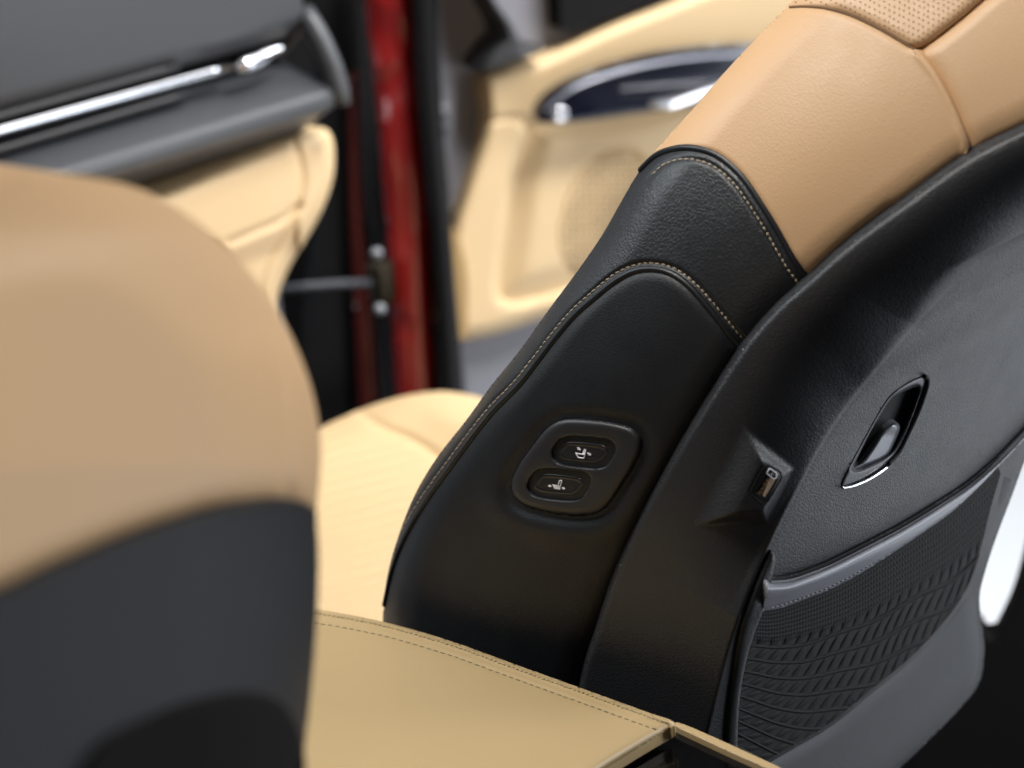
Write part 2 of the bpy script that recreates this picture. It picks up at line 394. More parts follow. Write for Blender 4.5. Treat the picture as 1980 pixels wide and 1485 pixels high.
# switch bezel
H1 = spl([(1109, 842), (1162, 846), (1184, 853), (1191, 869), (1182, 889), (1169, 903), (1147, 907), (1091, 901), (1071, 890), (1066, 875), (1073, 858), (1086, 846)], True, 3)
H2 = H1 + np.array([-47.5, 62.5])
def bez_d(px, py): return side_depth(px, py)
def bez_h(px, py, sd):
    do = dist(px, py, closed(BEZ)); d1 = np.minimum(dist(px, py, closed(H1)), dist(px, py, closed(H2)))
    return .0014 + rnd(do, 13, .0032) + rnd(d1, 4, .0008) - .0006 * np.exp(-(d1 / 14.) ** 2)
sw = relief('switch_panel', BEZ, bez_d, PLA, seat, bez_h, 2.2, (.006, .0, 0), holes=[H1, H2])
relief('switch_well', spl([(1035, 836), (1200, 836), (1210, 900), (1150, 980), (1010, 975), (1010, 900)], True, 5), side_depth, DARK, sw, lambda x, y, s: -.009 + 0 * x, 8)
B1 = spl([(1103, 851), (1150, 855), (1172, 860), (1180, 871), (1172, 886), (1158, 896), (1142, 898), (1092, 892), (1078, 884), (1077, 873), (1086, 858)], True, 3)
def btn_h(px, py, sd): return -.0012 + rnd(sd, 5, .0018) - .0009 * ss(6, 13, sd)
BTN = mat('button_plastic', (.014, .014, .015), .26)
for off in ((0, 0), (-47.5, 62.5)):
    poly = (B1 - B1.mean(0)) * np.array([.955, .93]) + B1.mean(0) + np.array(off)
    bt = relief('switch_button', poly, side_depth, BTN, sw, btn_h, 1.6, (.004, 0, 0),
                label='upper backrest tilt button' if off[0] == 0 else 'lower seat slide button')
def icon(name, polys, lines, parent, dfn, lift, lw=2.6, m=ICON):
    ps = []
    for p in polys: ps.append(relief_arrays(np.array(p, float), dfn, lambda x, y, s: lift + 0 * x, .8, (.0002, .0001, 0)))
    for p in lines:
        c = seg(p, 1.5); w = lw / 2 * 1.2 / FPX
        P = at(c[:, 0], c[:, 1], dfn(c[:, 0], c[:, 1]) - lift)
        ps.append(tube_arrays(P, w, 6))
    V, Fc = join(ps); return link(name, V, Fc, m, parent)
z = lambda pts: [(1010 + x * .10101, 830 + y * .10101) for x, y in pts]
LI = -.0014
icon('recline_symbol', [z([(1178, 378), (1224, 385), (1205, 480), (1140, 478), (1160, 420)]),
                        z([(1045, 345), (1092, 342), (1088, 362), (1120, 380), (1108, 408), (1078, 388), (1066, 402)]),
                        z([(1240, 446), (1262, 442), (1288, 460), (1300, 452), (1322, 495), (1270, 505), (1276, 490), (1240, 470)])],
     [z([(1140, 478), (1022, 458), (1072, 540), (1182, 556), (1200, 482), (1140, 478)])], sw, side_depth, LI)
icon('slide_symbol', [z([(568, 1052), (700, 1082), (732, 1082), (724, 1158), (608, 1138)]),
                      z([(490, 1080), (530, 1056), (530, 1070), (560, 1082), (552, 1104), (525, 1098), (522, 1112)]),
                      z([(752, 1108), (786, 1112), (790, 1100), (822, 1136), (784, 1160), (782, 1146), (750, 1134)])],
     [z([(690, 1080), (712, 984), (756, 984), (732, 1085)])], sw, side_depth, LI)

# ---- shell (hard back of the seat)
hand = [(1160, 1370), (230, 1180), (400, 860), (520, 640), (650, 420), (740, 310), (860, 220), (1000, 140), (1100, 105)]
zh = lambda pts: [(1600 + x * .16833, 710 + y * .16833) for x, y in pts]
HB = spl(zh([(160, 1368), (230, 1180), (400, 860), (520, 640), (650, 420), (740, 310), (860, 220), (1000, 140), (1100, 106), (1124, 160), (1080, 280), (980, 560),
             (860, 850), (790, 980), (680, 1100), (520, 1220), (350, 1310)]), True, 3)
HO = spl(zh([(158, 1385), (225, 1180), (395, 860), (515, 640), (645, 420), (735, 305), (860, 212), (1000, 132), (1110, 98), (1162, 130), (1150, 230), (1060, 500),
             (920, 800), (820, 1000), (710, 1130), (540, 1245), (370, 1335)]), True, 3)
HH = spl(zh([(300, 1150), (350, 1030), (480, 770), (600, 560), (690, 420), (760, 350), (900, 270), (1020, 232), (1046, 290), (980, 490), (880, 710), (800, 860), (735, 960),
             (640, 1040), (500, 1110), (380, 1160)]), True, 3)
UO = spl([(1430 + x * .0808, 880 + y * .0808) for x, y in [(610, 270), (690, 240), (960, 390), (1000, 480), (980, 600), (700, 1080), (640, 1150), (560, 1160), (300, 960), (265, 880), (290, 790), (560, 320)]], True, 2.5)
zu = lambda pts: [(1430 + x * .0808, 880 + y * .0808) for x, y in pts]
zus = lambda pts: [(1430 + (625 + (x - 615) * 1.2) * .0808, 880 + (745 + (y - 745) * 1.08) * .0808) for x, y in pts]
UH = seg(zus([(640, 500), (810, 610), (600, 985), (420, 880), (640, 500)]), 2)[:-1]
SHD = lambda px, py: shell_depth(px, py)
far_c = spl([(2060, 690), (2015, 800), (1985, 880), (1960, 950), (1926, 1040), (1902, 1115), (1894, 1160), (1901, 1225), (1903, 1262), (1893, 1320), (1850, 1376), (1740, 1485), (1620, 1590), (1440, 1740)], step=8)
frame_o = far_c
shell_poly = np.vstack([cut(B, (1078, 1600), (2300, 110)), [(2330, 420), (2300, 640)], [(2120, 640)], far_c, [(1340, 1760), (1090, 1700)]])
STRIP = spl([(1487, 1060), (1499, 1075), (1496, 1105), (1489, 1137), (1476, 1180), (1462, 1216), (1450, 1252), (1440, 1292), (1431, 1346), (1427, 1400), (1426, 1450), (1428, 1560)], step=5)
net_in = np.array([(1500, 1190), (1700, 1110), (1880, 975), (1870, 1080), (1780, 1220), (1600, 1370), (1470, 1430)], float)
def shell_h(px, py, sd):
    dB = dist(px, py, B)
    a = np.arctan2(py - VX[1], VX[0] - px); e = np.interp(a, _ra, _r0) - np.hypot(px - VX[0], py - VX[1])
    h = rnd(dB, 12, .004) + pod_h(px, py) - .0016 * ss(-6, 8, e) * ss(.0, .004, a - _ra[0])
    du = dist(px, py, closed(UO)); h = h - .0006 * np.exp(-(du / 2.5) ** 2)
    return h
relief('back_shell', resample(closed(shell_poly), 6)[:-1], SHD, SHELL, seat, lambda x, y, s: shell_h(x, y, s) - .008 * (inside(x, y, net_in) & True), 3.0, (.07, .06, .03), holes=[HO, UO], label='grained black plastic back shell')
# far half of the back shell, turning away from the camera
c = far_c[::3]; P0 = at(c[:, 0], c[:, 1], shell_depth(c[:, 0], c[:, 1])); nb = np.array([0, -.81, -.588])
rows = [P0 + np.array([dx, 0, 0]) - nb * k for dx, k in ((0, .001), (.03, .03), (.08, .07), (.13, .12), (.16, .18))]
n = len(c); V = np.vstack(rows); Fc = [[i*n+j, i*n+j+1, (i+1)*n+j+1, (i+1)*n+j] for i in range(len(rows)-1) for j in range(n-1)]
link('far_shell', V, Fc, SHELL, seat)

# usb port
ub = lambda px, py: shell_depth(px, py) - pod_h(px, py)
us = relief('charging_port', UO, ub, PLA, seat, lambda x, y, s: -.0006 + rnd(s, 3, .0006), 1.3, (.004, .004, 0), holes=[UH])
link('socket_well', *relief_arrays(UH + (UH - UH.mean(0)) * .12, lambda x, y: ub(x, y) + .0022, None, 2), DARK, us)
def flat_plate(name, pts, d, m): 
    return relief(name, seg(zus(pts + pts[:1]), 2)[:-1], lambda x, y: ub(x, y) + d, m, us, None, 1.2, (.002, .001, 0))
flat_plate('socket', [(700, 565), (735, 560), (806, 612), (600, 985), (548, 948)], .0006, GOLD)
BRZ = mat('bronze_contact', (.42, .26, .13), .4, metal=.3)
for a_, b_ in (((650, 560), (700, 600)), ((590, 660), (660, 680)), ((540, 760), (610, 770)), ((480, 850), (560, 870))):
    flat_plate('contact', [a_, b_, (b_[0] - 60, b_[1] + 75), (a_[0] - 40, a_[1] + 70)], .0009, BRZ)
icon('charging_symbol', [zu([(795, 418), (732, 465), (765, 466), (740, 492), (800, 462), (775, 455)])],
     [zu([(712, 330), (740, 328), (885, 440), (893, 470), (872, 490), (898, 515), (868, 562), (848, 550), (822, 572), (800, 565), (655, 440), (652, 415), (712, 330)])], us, ub, .0001, 2.2)

uc = closed(UO); tube('port_groove', at(uc[:, 0], uc[:, 1], ub(uc[:, 0], uc[:, 1]) + .0001), .00035, DARK, us, 6)
# release handle
hd = relief('release_handle', HB, SHD, mat('handle_plastic', (.07, .072, .082), .35), seat, lambda x, y, s: .0005 + rnd(s, 6, .004) - .004 * np.exp(-(dist(x, y, closed(HH)) / 5.) ** 2), 1.6, (.006, .004, .002), holes=[HH])
relief('handle_well', HO + (HO - HO.mean(0)) * .03, lambda x, y: SHD(x, y) + .016, DARK, hd, None, 4)
LV = spl(zh([(625, 760), (690, 690), (755, 645), (800, 670), (806, 750), (760, 900), (705, 1020), (560, 1110), (400, 1165), (350, 1150), (440, 1080), (540, 920)]), True, 3)
LV = (LV - LV.mean(0)) * [1.22, 1.04] + LV.mean(0) + [-3, 0]
relief('lever', LV, lambda x, y: SHD(x, y) + .004, LEV, hd, lambda x, y, s: rnd(s, 9, .010) + .003 * ss(845, 820, y), 1.4, (.004, .008, .002))
tube('gap', line3(spl(zh([(1115, 104), (1150, 130), (1142, 230), (1050, 500), (912, 800), (815, 985), (700, 1115)]), step=3), SHD, .0006), .0011, DARK, hd)
tube('lip_highlight', line3(spl(zh([(165, 1388), (300, 1362), (450, 1300), (580, 1225), (690, 1145)]), step=3), SHD, .0008), .0007, CHR, hd)  # bright tube standing in for the highlight along the handle's lower lip

# side flange of the pocket
fl_in = spl([(1484, 1064), (1458, 1124), (1434, 1190), (1421, 1240), (1412, 1300), (1402, 1370), (1397, 1430), (1390, 1560)], step=5)
fl = np.vstack([fl_in[::-1], STRIP])
relief('pocket_flange', fl, SHD, SHELL, seat, lambda x, y, s: .006 + rnd(dist(x, y, fl_in), 24, .016) + rnd(dist(x, y, STRIP), 5, .003), 2.4, (.02, .03, .01), label='narrow curved flange beside the pocket')
# pocket band
bt_ = spl([(1488, 1126), (1520, 1124), (1548, 1117), (1602, 1096), (1674, 1060), (1746, 1022), (1818, 978), (1872, 942), (1930, 893), (1985, 836), (2040, 775)], step=5)
bb_ = spl([(1474, 1181), (1505, 1177), (1566, 1156), (1638, 1124), (1710, 1080), (1782, 1032), (1838, 992), (1886, 948), (1925, 908), (1975, 855), (2025, 800)], step=5)
band = np.vstack([bt_, bb_[::-1]])
relief('pocket_band', band, SHD, BAND, seat, lambda x, y, s: .016 + rnd(dist(x, y, bt_), 17, .016) - .010 * ss(10, 60, dist(x, y, bt_)) + rnd(dist(x, y, bb_), 4, .002), 2.4, (.012, .02, .012), label='smooth grey band along the top of the pocket')
# dark strip above the band: shade of the pocket slot put into colour
slot = np.vstack([bt_ + [0, -11], (bt_ + [0, 6])[::-1]])
relief('pocket_slot_shade', slot, SHD, DARK, seat, lambda x, y, s: .0012 + 0 * x, 3)
yb = lambda px: np.interp(px, bb_[:, 0], bb_[:, 1])
net_o = spl([(1483, 1470), (1530, 1443), (1602, 1400), (1674, 1342), (1746, 1284), (1782, 1250), (1818, 1211), (1854, 1164), (1883, 1108), (1897, 1058), (1915, 985), (1935, 915)], step=6)
net_poly = np.vstack([bb_[bb_[:, 0] < 1930], net_o[::-1], [(1428, 1500)], STRIP[(STRIP[:, 1] > 1180) & (STRIP[:, 1] < 1490)][::-1]])
def net_uv(px, py):
    k = 1 + .0024 * (px - 1440); wv = (py - yb(px)) / k; g = ss(46, 62, wv)
    v = (wv - 66) / 25.5 + .07 * np.sin(px / 23.); q = px - 1440; u = q / 26. * (1 + .0005 * q) + v * 1.25 + .12 * np.sin(py / 31.)
    vd = v - np.floor(v); return wv, g, u, np.abs(v - np.round(v)), np.sin(vd * np.pi)
def net_h(px, py, sd):
    wv, g, u, rw, sv = net_uv(px, py)
    net = np.maximum(np.exp(-(rw / .11) ** 2), .8 * np.abs(np.cos(np.pi * u)) ** .8 * sv ** .3)
    fine = .5 + .5 * np.cos(wv * 2 * np.pi / 6.6); dots = .5 + .5 * np.cos(px * 2 * np.pi / 5.5)
    return .004 + g * (net - 1) * .006 + (1 - g) * (-.0010 * (1 - fine) - .0009 * dots * fine)
def net_gap(px, py):
    wv, g, u, rw, sv = net_uv(px, py)
    return (g > .5) & (rw > .13) & (np.abs(np.cos(np.pi * u)) < .68 * np.clip(sv * 1.6, 0, 1))
net = relief('pocket_net', net_poly, SHD, NET, seat, net_h, 1.5, None, label='dark knitted diamond net of the map pocket', gaps=net_gap)
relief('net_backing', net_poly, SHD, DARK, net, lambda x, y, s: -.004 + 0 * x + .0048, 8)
# hem stitches of the band
stitches('hem_stitching', offset(bb_[bb_[:, 0] < 1800], -5)[4:], SHD, .0115, 9, 7, .0004, mat('grey_thread', (.18, .18, .2), .5), seat, 0)
# frame under the net
fr = np.vstack([net_o, (cut(far_c, (1915, 1000), (1440, 1740)))])
relief('pocket_frame', np.vstack([net_o, cut(far_c, (1940, 930), (1620, 1590)), [(1500, 1640), (1430, 1560)]]), SHD, FRAME, seat,
       lambda x, y, s: .004 + rnd(dist(x, y, net_o), 34, .014) + rnd(dist(x, y, far_c), 40, .016), 3.2, (.03, .03, .01), label='padded grey frame around the pocket')

# seat cushion of the same seat
ZC = d_plane((0, 0, -.2), (0, 0, 1))
cu = np.vstack([spl([(470, 900), (560, 856), (620, 826), (700, 791), (780, 766), (850, 757), (900, 762), (945, 776), (1020, 830), (1120, 930)], step=8), [(1120, 1330), (440, 1330)]])
cs = spl([(690, 790), (705, 803), (745, 829), (800, 852), (850, 886), (900, 935), (950, 1000)], step=6)
relief('seat_cushion', cu, ZC, TANS, seat, lambda x, y, s: rnd(np.abs(dist(x, y, cu[:-2])), 60, .05) - .010 * np.exp(-(dist(x, y, cs) / 9.) ** 2)
       + .03 * ss(0, 90, dist(x, y, cs)) * (y < np.interp(x, cs[:, 0], cs[:, 1])) * (x > 690) + .0022 * np.cos((x * .25 + y) * 2 * np.pi / 22.) * (y > np.interp(x, cs[:, 0], cs[:, 1]) + 10), 5, (0, 0, -.14),
       label='tan leather seat cushion')

# ================================================================== centre console
con = thing('centre_console', 'centre console with stitched tan leather armrest lid and gloss black rear', 'console', (-.16, .0, -.6))
pc = at(np.array([1304.]), np.array([1392.]), d_x(np.array([1304.]), np.array([1392.]), -.035))[0]
ZL = pc[2]; LD = d_plane((0, 0, ZL), (0, 0, 1))
eR = spl([(430, 1166), (560, 1170), (620, 1179), (740, 1202), (870, 1239), (1000, 1286), (1150, 1340), (1255, 1378), (1290, 1389)], step=6)
corner = spl([(1290, 1389), (1303, 1396), (1305, 1403), (1295, 1411)], step=2)
eB = spl([(1295, 1411), (1250, 1437), (1180, 1480), (1100, 1532), (960, 1625)], step=6)
lid = np.vstack([[(300, 1150)], eR, corner[1:], eB[1:], [(300, 1660)]])
edge_all = np.vstack([eR, corner, eB])
sm1 = offset(eR, 14); sm2 = offset(eR, 27)
def lid_h(px, py, sd):
    dR = dist(px, py, eR); dk = dist(px, py, eB)
    return rnd(dR, 14, .004) + rnd(dk, 46, .016) - .0010 * np.exp(-((dR - 14) / 2.4) ** 2) - .0012 * np.exp(-((dR - 26) / 3.) ** 2) * ss(5, 30, dk)
lo = relief('armrest_lid', lid, LD, TANL, con, lid_h, 3.2, (0, 0, -.005), label='tan leather armrest lid with stitched edge')
ld = lambda x, y: LD(x, y) - lid_h(x, y, 0)
stitches('stitching', offset(eR, 27)[:-3], ld, .0, 14, 10, .0004, THREADG, lo)
stitches('stitching', offset(eR, 8), ld, .0, 9, 8, .0006, mat('tan_thread', (.42, .33, .17), .6), lo)
GD = d_plane((0, 0, ZL - .0135), (0, 0, 1))
link('lid_gap', *relief_arrays(spl([(1296, 1412), (1301, 1409), (1260, 1443), (1185, 1495), (1080, 1570), (1060, 1560)], True, 6), d_plane((0, 0, ZL - .012), (0, 0, 1)), None, 4, (0, 0, -.001)), DARK, con)
gl = np.array([(1270, 1400), (1308, 1400), (1400, 1442), (1490, 1484), (1640, 1556), (1700, 1800), (900, 1800), (900, 1560)], float)
relief('rear_panel', resample(closed(gl), 8)[:-1], GD, mat('piano_black', (.002, .002, .0025), .12, spec=.18), con, None, 8, (0, 0, -.3), label='gloss black rear panel')
rs = np.vstack([spl([(1300, 1400), (1318, 1399), (1400, 1434), (1500, 1480), (1660, 1556)], step=6), spl([(1650, 1566), (1490, 1490), (1400, 1449), (1310, 1407)], step=6)])
relief('trim_strip', rs, d_plane((0, 0, ZL - .010), (0, 0, 1)), TANL, con, lambda x, y, s: rnd(s, 3, .001), 2.4, (0, 0, -.003), label='thin tan trim strip')
bxc = at(np.array([600., 1200.]), np.array([1300., 1420.]), LD(np.array([600., 1200.]), np.array([1300., 1420.])))
box('console_body', (-.13, .05, ZL - .26), (.17, .7, .42), PLA, con, .01)

# ================================================================== driver seat (near, left)
drv = thing('front_seat', 'blurred tan leather seat back in the left foreground with dark plastic shell', 'car seat', (-.45, -.1, -.6))
dc = spl([(-420, 560), (-250, 450), (-80, 375), (0, 355), (90, 343), (180, 345), (260, 362), (330, 395), (395, 440), (455, 495), (510, 560), (553, 630), (585, 700), (607, 770),
          (620, 850), (619, 920), (612, 985), (616, 1060), (615, 1150), (609, 1250), (600, 1350), (588, 1450), (572, 1560), (550, 1680)], step=8)
ds = spl([(-420, 1300), (-200, 1215), (0, 1138), (100, 1092), (250, 1031), (400, 984), (480, 968), (540, 963), (585, 970), (613, 990)], step=8)
def drv_depth(px, py):
    d = dist(px, py, dc); q = 1 - np.clip(d / 210, 0, 1)
    dt = dist(px, py, dc[dc[:, 0] < 460])
    return .003 * np.exp(-((dt - 110) / 60.) ** 2) + .75 - .17 * (615 - px) / 615 + .085 * (1 - np.sqrt(1 - q * q * .98)) + .00006 * np.clip(900 - py, 0, 900) + .05 * ss(460, 300, py) 
BK = (.0, .12, .0)
tp = np.vstack([cut(dc, (-420, 560), (613, 985)), cut(ds, (613, 990), (-420, 1300))])
relief('backrest_cover', tp, drv_depth, mat('tan_leather_shaded', (.54, .335, .165), .5), drv, lambda x, y, s: rnd(dist(x, y, ds), 50, .012) - .005 * np.exp(-(dist(x, y, np.array([(520, 600), (548, 720), (558, 850), (556, 955)])) / 6.) ** 2), 7, BK, label='tan leather upper backrest')  # darker copy of the tan leather, dimmer light put into its colour
bp = np.vstack([cut(dc, (612, 985), (550, 1680)), [(-420, 1680)], ds])
pk = spl([(120, 1560), (200, 1440), (300, 1385), (400, 1350), (480, 1338), (540, 1355), (572, 1400), (590, 1470), (588, 1600)], step=8)
relief('back_shell', bp, drv_depth, mat('grey_shell_foreground', (.010, .010, .012), .5, spec=.14), drv, lambda x, y, s: .006 + rnd(dist(x, y, ds), 26, .012), 7, BK, label='dark grey plastic back shell')
relief('map_pocket', np.vstack([pk, [(560, 1680), (-400, 1680), (-400, 1600)]]), drv_depth, mat('dark_pocket_fabric', (.006, .005, .0045), .9, spec=.1), drv, lambda x, y, s: .012 + rnd(s, 14, .004), 7, (0, .01, 0))
c = dc[::3]; P0 = at(c[:, 0], c[:, 1], drv_depth(c[:, 0], c[:, 1]))
rows = [P0, P0 + np.array([.0, .05, -.0]), P0 + np.array([-.01, .11, -.005]), P0 + np.array([-.05, .14, -.02])]
n = len(c); V = np.vstack(rows); Fc = [[i*n+j, i*n+j+1, (i+1)*n+j+1, (i+1)*n+j] for i in range(len(rows)-1) for j in range(n-1)]
link('front_cushion', V, Fc, TAN, drv)

# ================================================================== dashboard
dash = thing('dashboard', 'grey dashboard end with chrome air vent strip above tan glovebox fascia', 'dashboard', (.3, .85, -.6))
XE = .52
def pe(px, py, x=XE): a = np.array([float(px)]), np.array([float(py)]); return at(*a, d_x(*a, x))[0]
def extr(name, prof, x0, x1, m, closedp=True, bevel=0, **k):
    prof = np.array(prof); n = len(prof); V = []
    xs = np.linspace(x0, x1, 3)
    for x in xs:
        q = prof.copy(); q[:, 0] = x; V.append(q)
    V = np.vstack(V); Fc = []
    for i in range(len(xs) - 1):
        for j in range(n if closedp else n - 1): Fc.append([i*n+j, i*n+(j+1) % n, (i+1)*n+(j+1) % n, (i+1)*n+j])
    Fc.append(list(range(n))[::-1]); Fc.append([(len(xs)-1)*n + j for j in range(n)])
    o = link(name, V, Fc, m, dash, smooth=bool(bevel), **k)
    if bevel:
        b = o.modifiers.new('bevel', 'BEVEL'); b.width = bevel; b.segments = 4; b.limit_method = 'ANGLE'; b.angle_limit = .5
    return o
Bp = pe(592, 34); Ap = pe(566, -300); L1 = pe(548, 112); K = pe(655, 172); Bt = pe(657, 203)
dy = lambda p, y, z=0: p + np.array([0, y, z])
X0 = -.75
extr('upper_pad', [Ap, Bp, dy(Bp, .012, -.016), dy(Bp, .09, -.01), dy(Ap, .05, -.05)], X0, XE, GREY, bevel=.005)
extr('vent_recess', [dy(Bp, .03, -.012), dy(Bp, .06, -.012), dy(L1, .07, -.01), dy(L1, .04, -.01)], X0, XE - .004, DARK)
extr('vent_end', [dy(Bp, .0, -.01), dy(Bp, .06, -.012), dy(L1, .07, .02), L1], XE - .012, XE - .002, PLA)
low = extr('lower_shelf', [L1, K, Bt, dy(Bt, .05, -.028), dy(Bt, .14, -.03), dy(L1, .12, 0)], X0, XE, GREY, bevel=.008)
cap = [(586, 22), (606, 52), (625, 88), (643, 130), (655, 172), (657, 200)]
tube('end_cap', resample(np.array([pe(*q, XE + .003) for q in cap]), .01), np.array([.007, .009, .012, .012, .012, .012, .012, .012, .012, .012])[:1].repeat(len(resample(np.array([pe(*q, XE + .003) for q in cap]), .01))) * 1.3, GREY, dash, 12)
yv = Bp[1] + .004
PV = d_plane((0, yv, 0), (0, 1, 0))
def vbar(name, a, b, r, m, flat=1., parent=dash):
    P = line3(np.array([a, b], float), PV); P = resample(P, .02); P[:, 1] = yv; z0 = P[:, 2].copy(); P[:, 2] = np.interp(P[:, 0], [P[0, 0], P[-1, 0]], [P[0, 2], P[-1, 2]])
    return tube(name, P, r, m, parent, 12, flat)
vbar('chrome_strip', (-160, 296), (443, 130), .0036, CHR)
vbar('vent_slat', (-160, 268), (345, 128), .0028, PLA); vbar('vent_slat', (-160, 336), (365, 181), .0030, PLA)
P = line3(spl([(458, 132), (475, 125), (500, 116), (522, 102), (548, 92)], step=6), PV, .015)
tube('vent_tab', P, np.interp(np.arange(len(P)), [0, 3, len(P) * .5, len(P) - 1], [.003, .0065, .006, .002]), CHR, dash, 12)
TD = d_plane((0, K[1] + .028, 0), (0, 1, 0))
tf = spl([(60, 470), (180, 425), (300, 376), (450, 312), (560, 266), (600, 250), (628, 248), (643, 268), (647, 310), (641, 355), (622, 408), (592, 462), (562, 512), (538, 570), (520, 660), (500, 800), (60, 800)], True, 8)
gb = spl([(562, 262), (580, 300), (586, 350), (578, 395), (552, 445), (520, 505), (503, 560), (500, 640)], step=6)
gh = spl([(440, 470), (500, 445), (545, 425), (578, 398)], step=6)
relief('fascia', tf, TD, TANS, dash, lambda x, y, s: rnd(s, 34, .03) - .005 * np.exp(-(dist(x, y, gb) / 4.) ** 2) - .006 * np.exp(-(dist(x, y, gh) / 6.) ** 2) - .012 * ss(0, 60, dist(x, y, gh)) * (y > np.interp(x, gh[:, 0], gh[:, 1])) * (x < 575), 5, (0, .12, 0), label='tan glovebox fascia')
box('kick_panel', at(np.array([556.]), np.array([600.]), np.array([2.12]))[0] + np.array([0, .06, -.03]), (.05, .06, .22), GREY, dash, .01)

# ================================================================== body side and door
body = thing('body_side', 'red painted door pillar with black rubber seals and two bolts', 'car body', (.75, 1.0, -.6))
def cd(d): return lambda px, py: np.full(np.shape(px), float(d))
def strip2(name, L, Rr, d, m, parent, bulge=0, back=.05, pitch=7, label=None):
    Lc = spl(L, step=8); Rc = spl(Rr, step=8); poly = np.vstack([Lc, Rc[::-1]])
    def h(px, py, sd):
        a = dist(px, py, Lc); b = dist(px, py, Rc); t = a / (a + b + 1e-6); return bulge * np.sqrt(np.clip(1 - (2*t-1)**2, 0, 1))
    bk = nrm(np.array([.69, .65, 0])) * back
    return relief(name, poly, cd(d), m, parent, h, pitch, bk, label=label)
strip2('red_pillar', [(698, -120), (704, 0), (717, 100), (732, 240), (743, 400), (755, 560), (765, 760), (770, 900)], [(795, -120), (800, 0), (806, 150), (818, 300), (830, 450), (838, 600), (846, 770), (850, 900)], 2.32, RED, body, .014)
strip2('inner_flange', [(672, 150), (676, 400), (684, 560), (700, 900)], [(694, 150), (700, 400), (716, 560), (742, 900)], 2.36, mat('shaded_red_paint', (.05, .003, .002), .3), body, .004, label='dark red inner flange')  # darkened copy of the red paint, shade put into the colour
strip2('door_seal', [(560, -120), (590, 0), (620, 300), (590, 560), (570, 900)], [(690, -120), (695, 0), (705, 300), (735, 560), (760, 900)], 2.40, RUB, body, .02, label='wide black rubber seal left of the pillar')
strip2('door_seal', [(795, -120), (800, 0), (808, 150), (822, 300), (836, 450), (845, 600), (852, 770), (856, 900)], [(842, -120), (846, 0), (850, 100), (860, 290), (872, 430), (884, 600), (892, 700), (905, 900)], 2.30, RUB, body, .03, label='black rubber seal right of the pillar')
strip2('cavity_lining', [(480, -200), (500, 300), (480, 600), (460, 1000)], [(940, -200), (940, 300), (950, 600), (960, 1000)], 2.62, RUB, body, 0, label='black lining behind the pillar')
STEEL = mat('dull_steel', (.32, .33, .36), .45, metal=.6)
for y, x in ((490, 729), (598, 735)):
    p = at(np.array([float(x)]), np.array([float(y)]), np.array([2.27]))[0]
    bm = []
    a = np.linspace(0, np.pi, 9); prof = p + np.outer(np.cos(a), nrm(CAM - p)) * .0052
    tube('bolt', prof, np.maximum(np.sin(a) * .0054, .0004), STEEL, body, 14)
tube('check_strap', at(np.array([540., 600, 660, 742]), np.array([560., 553, 549, 545]), np.array([2.25, 2.26, 2.27, 2.29])), .004, mat('dark_steel', (.045, .05, .06), .5), body)
box('check_bracket', at(np.array([738.]), np.array([545.]), np.array([2.29]))[0], (.02, .02, .04), mat('brown_steel', (.03, .022, .01), .4, metal=.5), body, .003)

door = thing('car_door', 'open car door with tan trim, speaker grille and gloss black armrest switch trim', 'car door', (1.0, .8, -.6))
ph = R_(65); dD = np.array([math.sin(ph), -math.cos(ph), 0]); nD = np.array([-math.cos(ph), -math.sin(ph), 0])
H0 = at(np.array([860.]), np.array([400.]), np.array([2.33]))[0]
DD = d_plane(H0, nD)
def dpl(o): return d_plane(H0 + nD * o, nD)
DSH = -nD * .05
relief('inner_shell', np.array([(835, -300), (848, 0), (852, 150), (868, 400), (880, 560), (892, 720), (905, 1000), (1900, 900), (1900, -300)], float), dpl(-.03), mat('grey_door_shell', (.22, .22, .25), .5), door, None, 12, DSH, label='grey inner door shell')
to = np.vstack([spl([(932, 146), (975, 133), (1012, 122), (1060, 103), (1110, 80), (1180, 48), (1250, 20), (1330, -12), (1450, -62), (1700, -170)], step=8), [(2000, -170), (2000, 260)],
                spl([(1900, 300), (1500, 455), (1200, 562), (1060, 611), (985, 637), (930, 652)], step=8), spl([(902, 656), (884, 645), (874, 610), (868, 540), (868, 470), (872, 436), (888, 385), (908, 325), (926, 270), (935, 225), (932, 180)], step=6)])
ins_ = spl([(1034, 232), (1018, 262), (1002, 310), (988, 370), (978, 440), (968, 510), (964, 555), (970, 578), (992, 584), (1040, 576), (1100, 558), (1300, 490), (1700, 340), (1900, 120), (1400, 160), (1200, 215)], True, 8)
gc = np.array([(1165., 420.)])
def door_h(px, py, sd):
    di = dist(px, py, closed(ins_)); ii = inside(px, py, ins_); s = np.where(ii, di, -di)
    g = ((px - 1172) * .93 + (py - 415) * .36) ; v = (-(px - 1172) * .36 + (py - 415) * .93)
    e = (g / 82.) ** 2 + (v / 135.) ** 2; m_ = ss(1.05, .95, e)
    sill = ss(-10, 40, dist(px, py, to[:60])) 
    cr = dist(px, py, np.array([(935, 236), (985, 228), (1035, 232)]))
    return (rnd(sd, 26, .03) - .009 * ss(-16, 16, s) + .010 * ss(0, 60, s) - .005 * np.exp(-(s / 7.) ** 2) - .004 * np.exp(-(cr / 5.) ** 2)
            + .02 * ss(330, 40, py + .30 * (px - 930)) - m_ * .004 * (.5 + .5 * np.cos(px * 2 * np.pi / 13.)) * (.5 + .5 * np.cos(py * 2 * np.pi / 13.)) - .003 * m_)
relief('trim_panel', to, dpl(.0), TANS, door, door_h, 4.2, DSH, label='tan leather door trim')
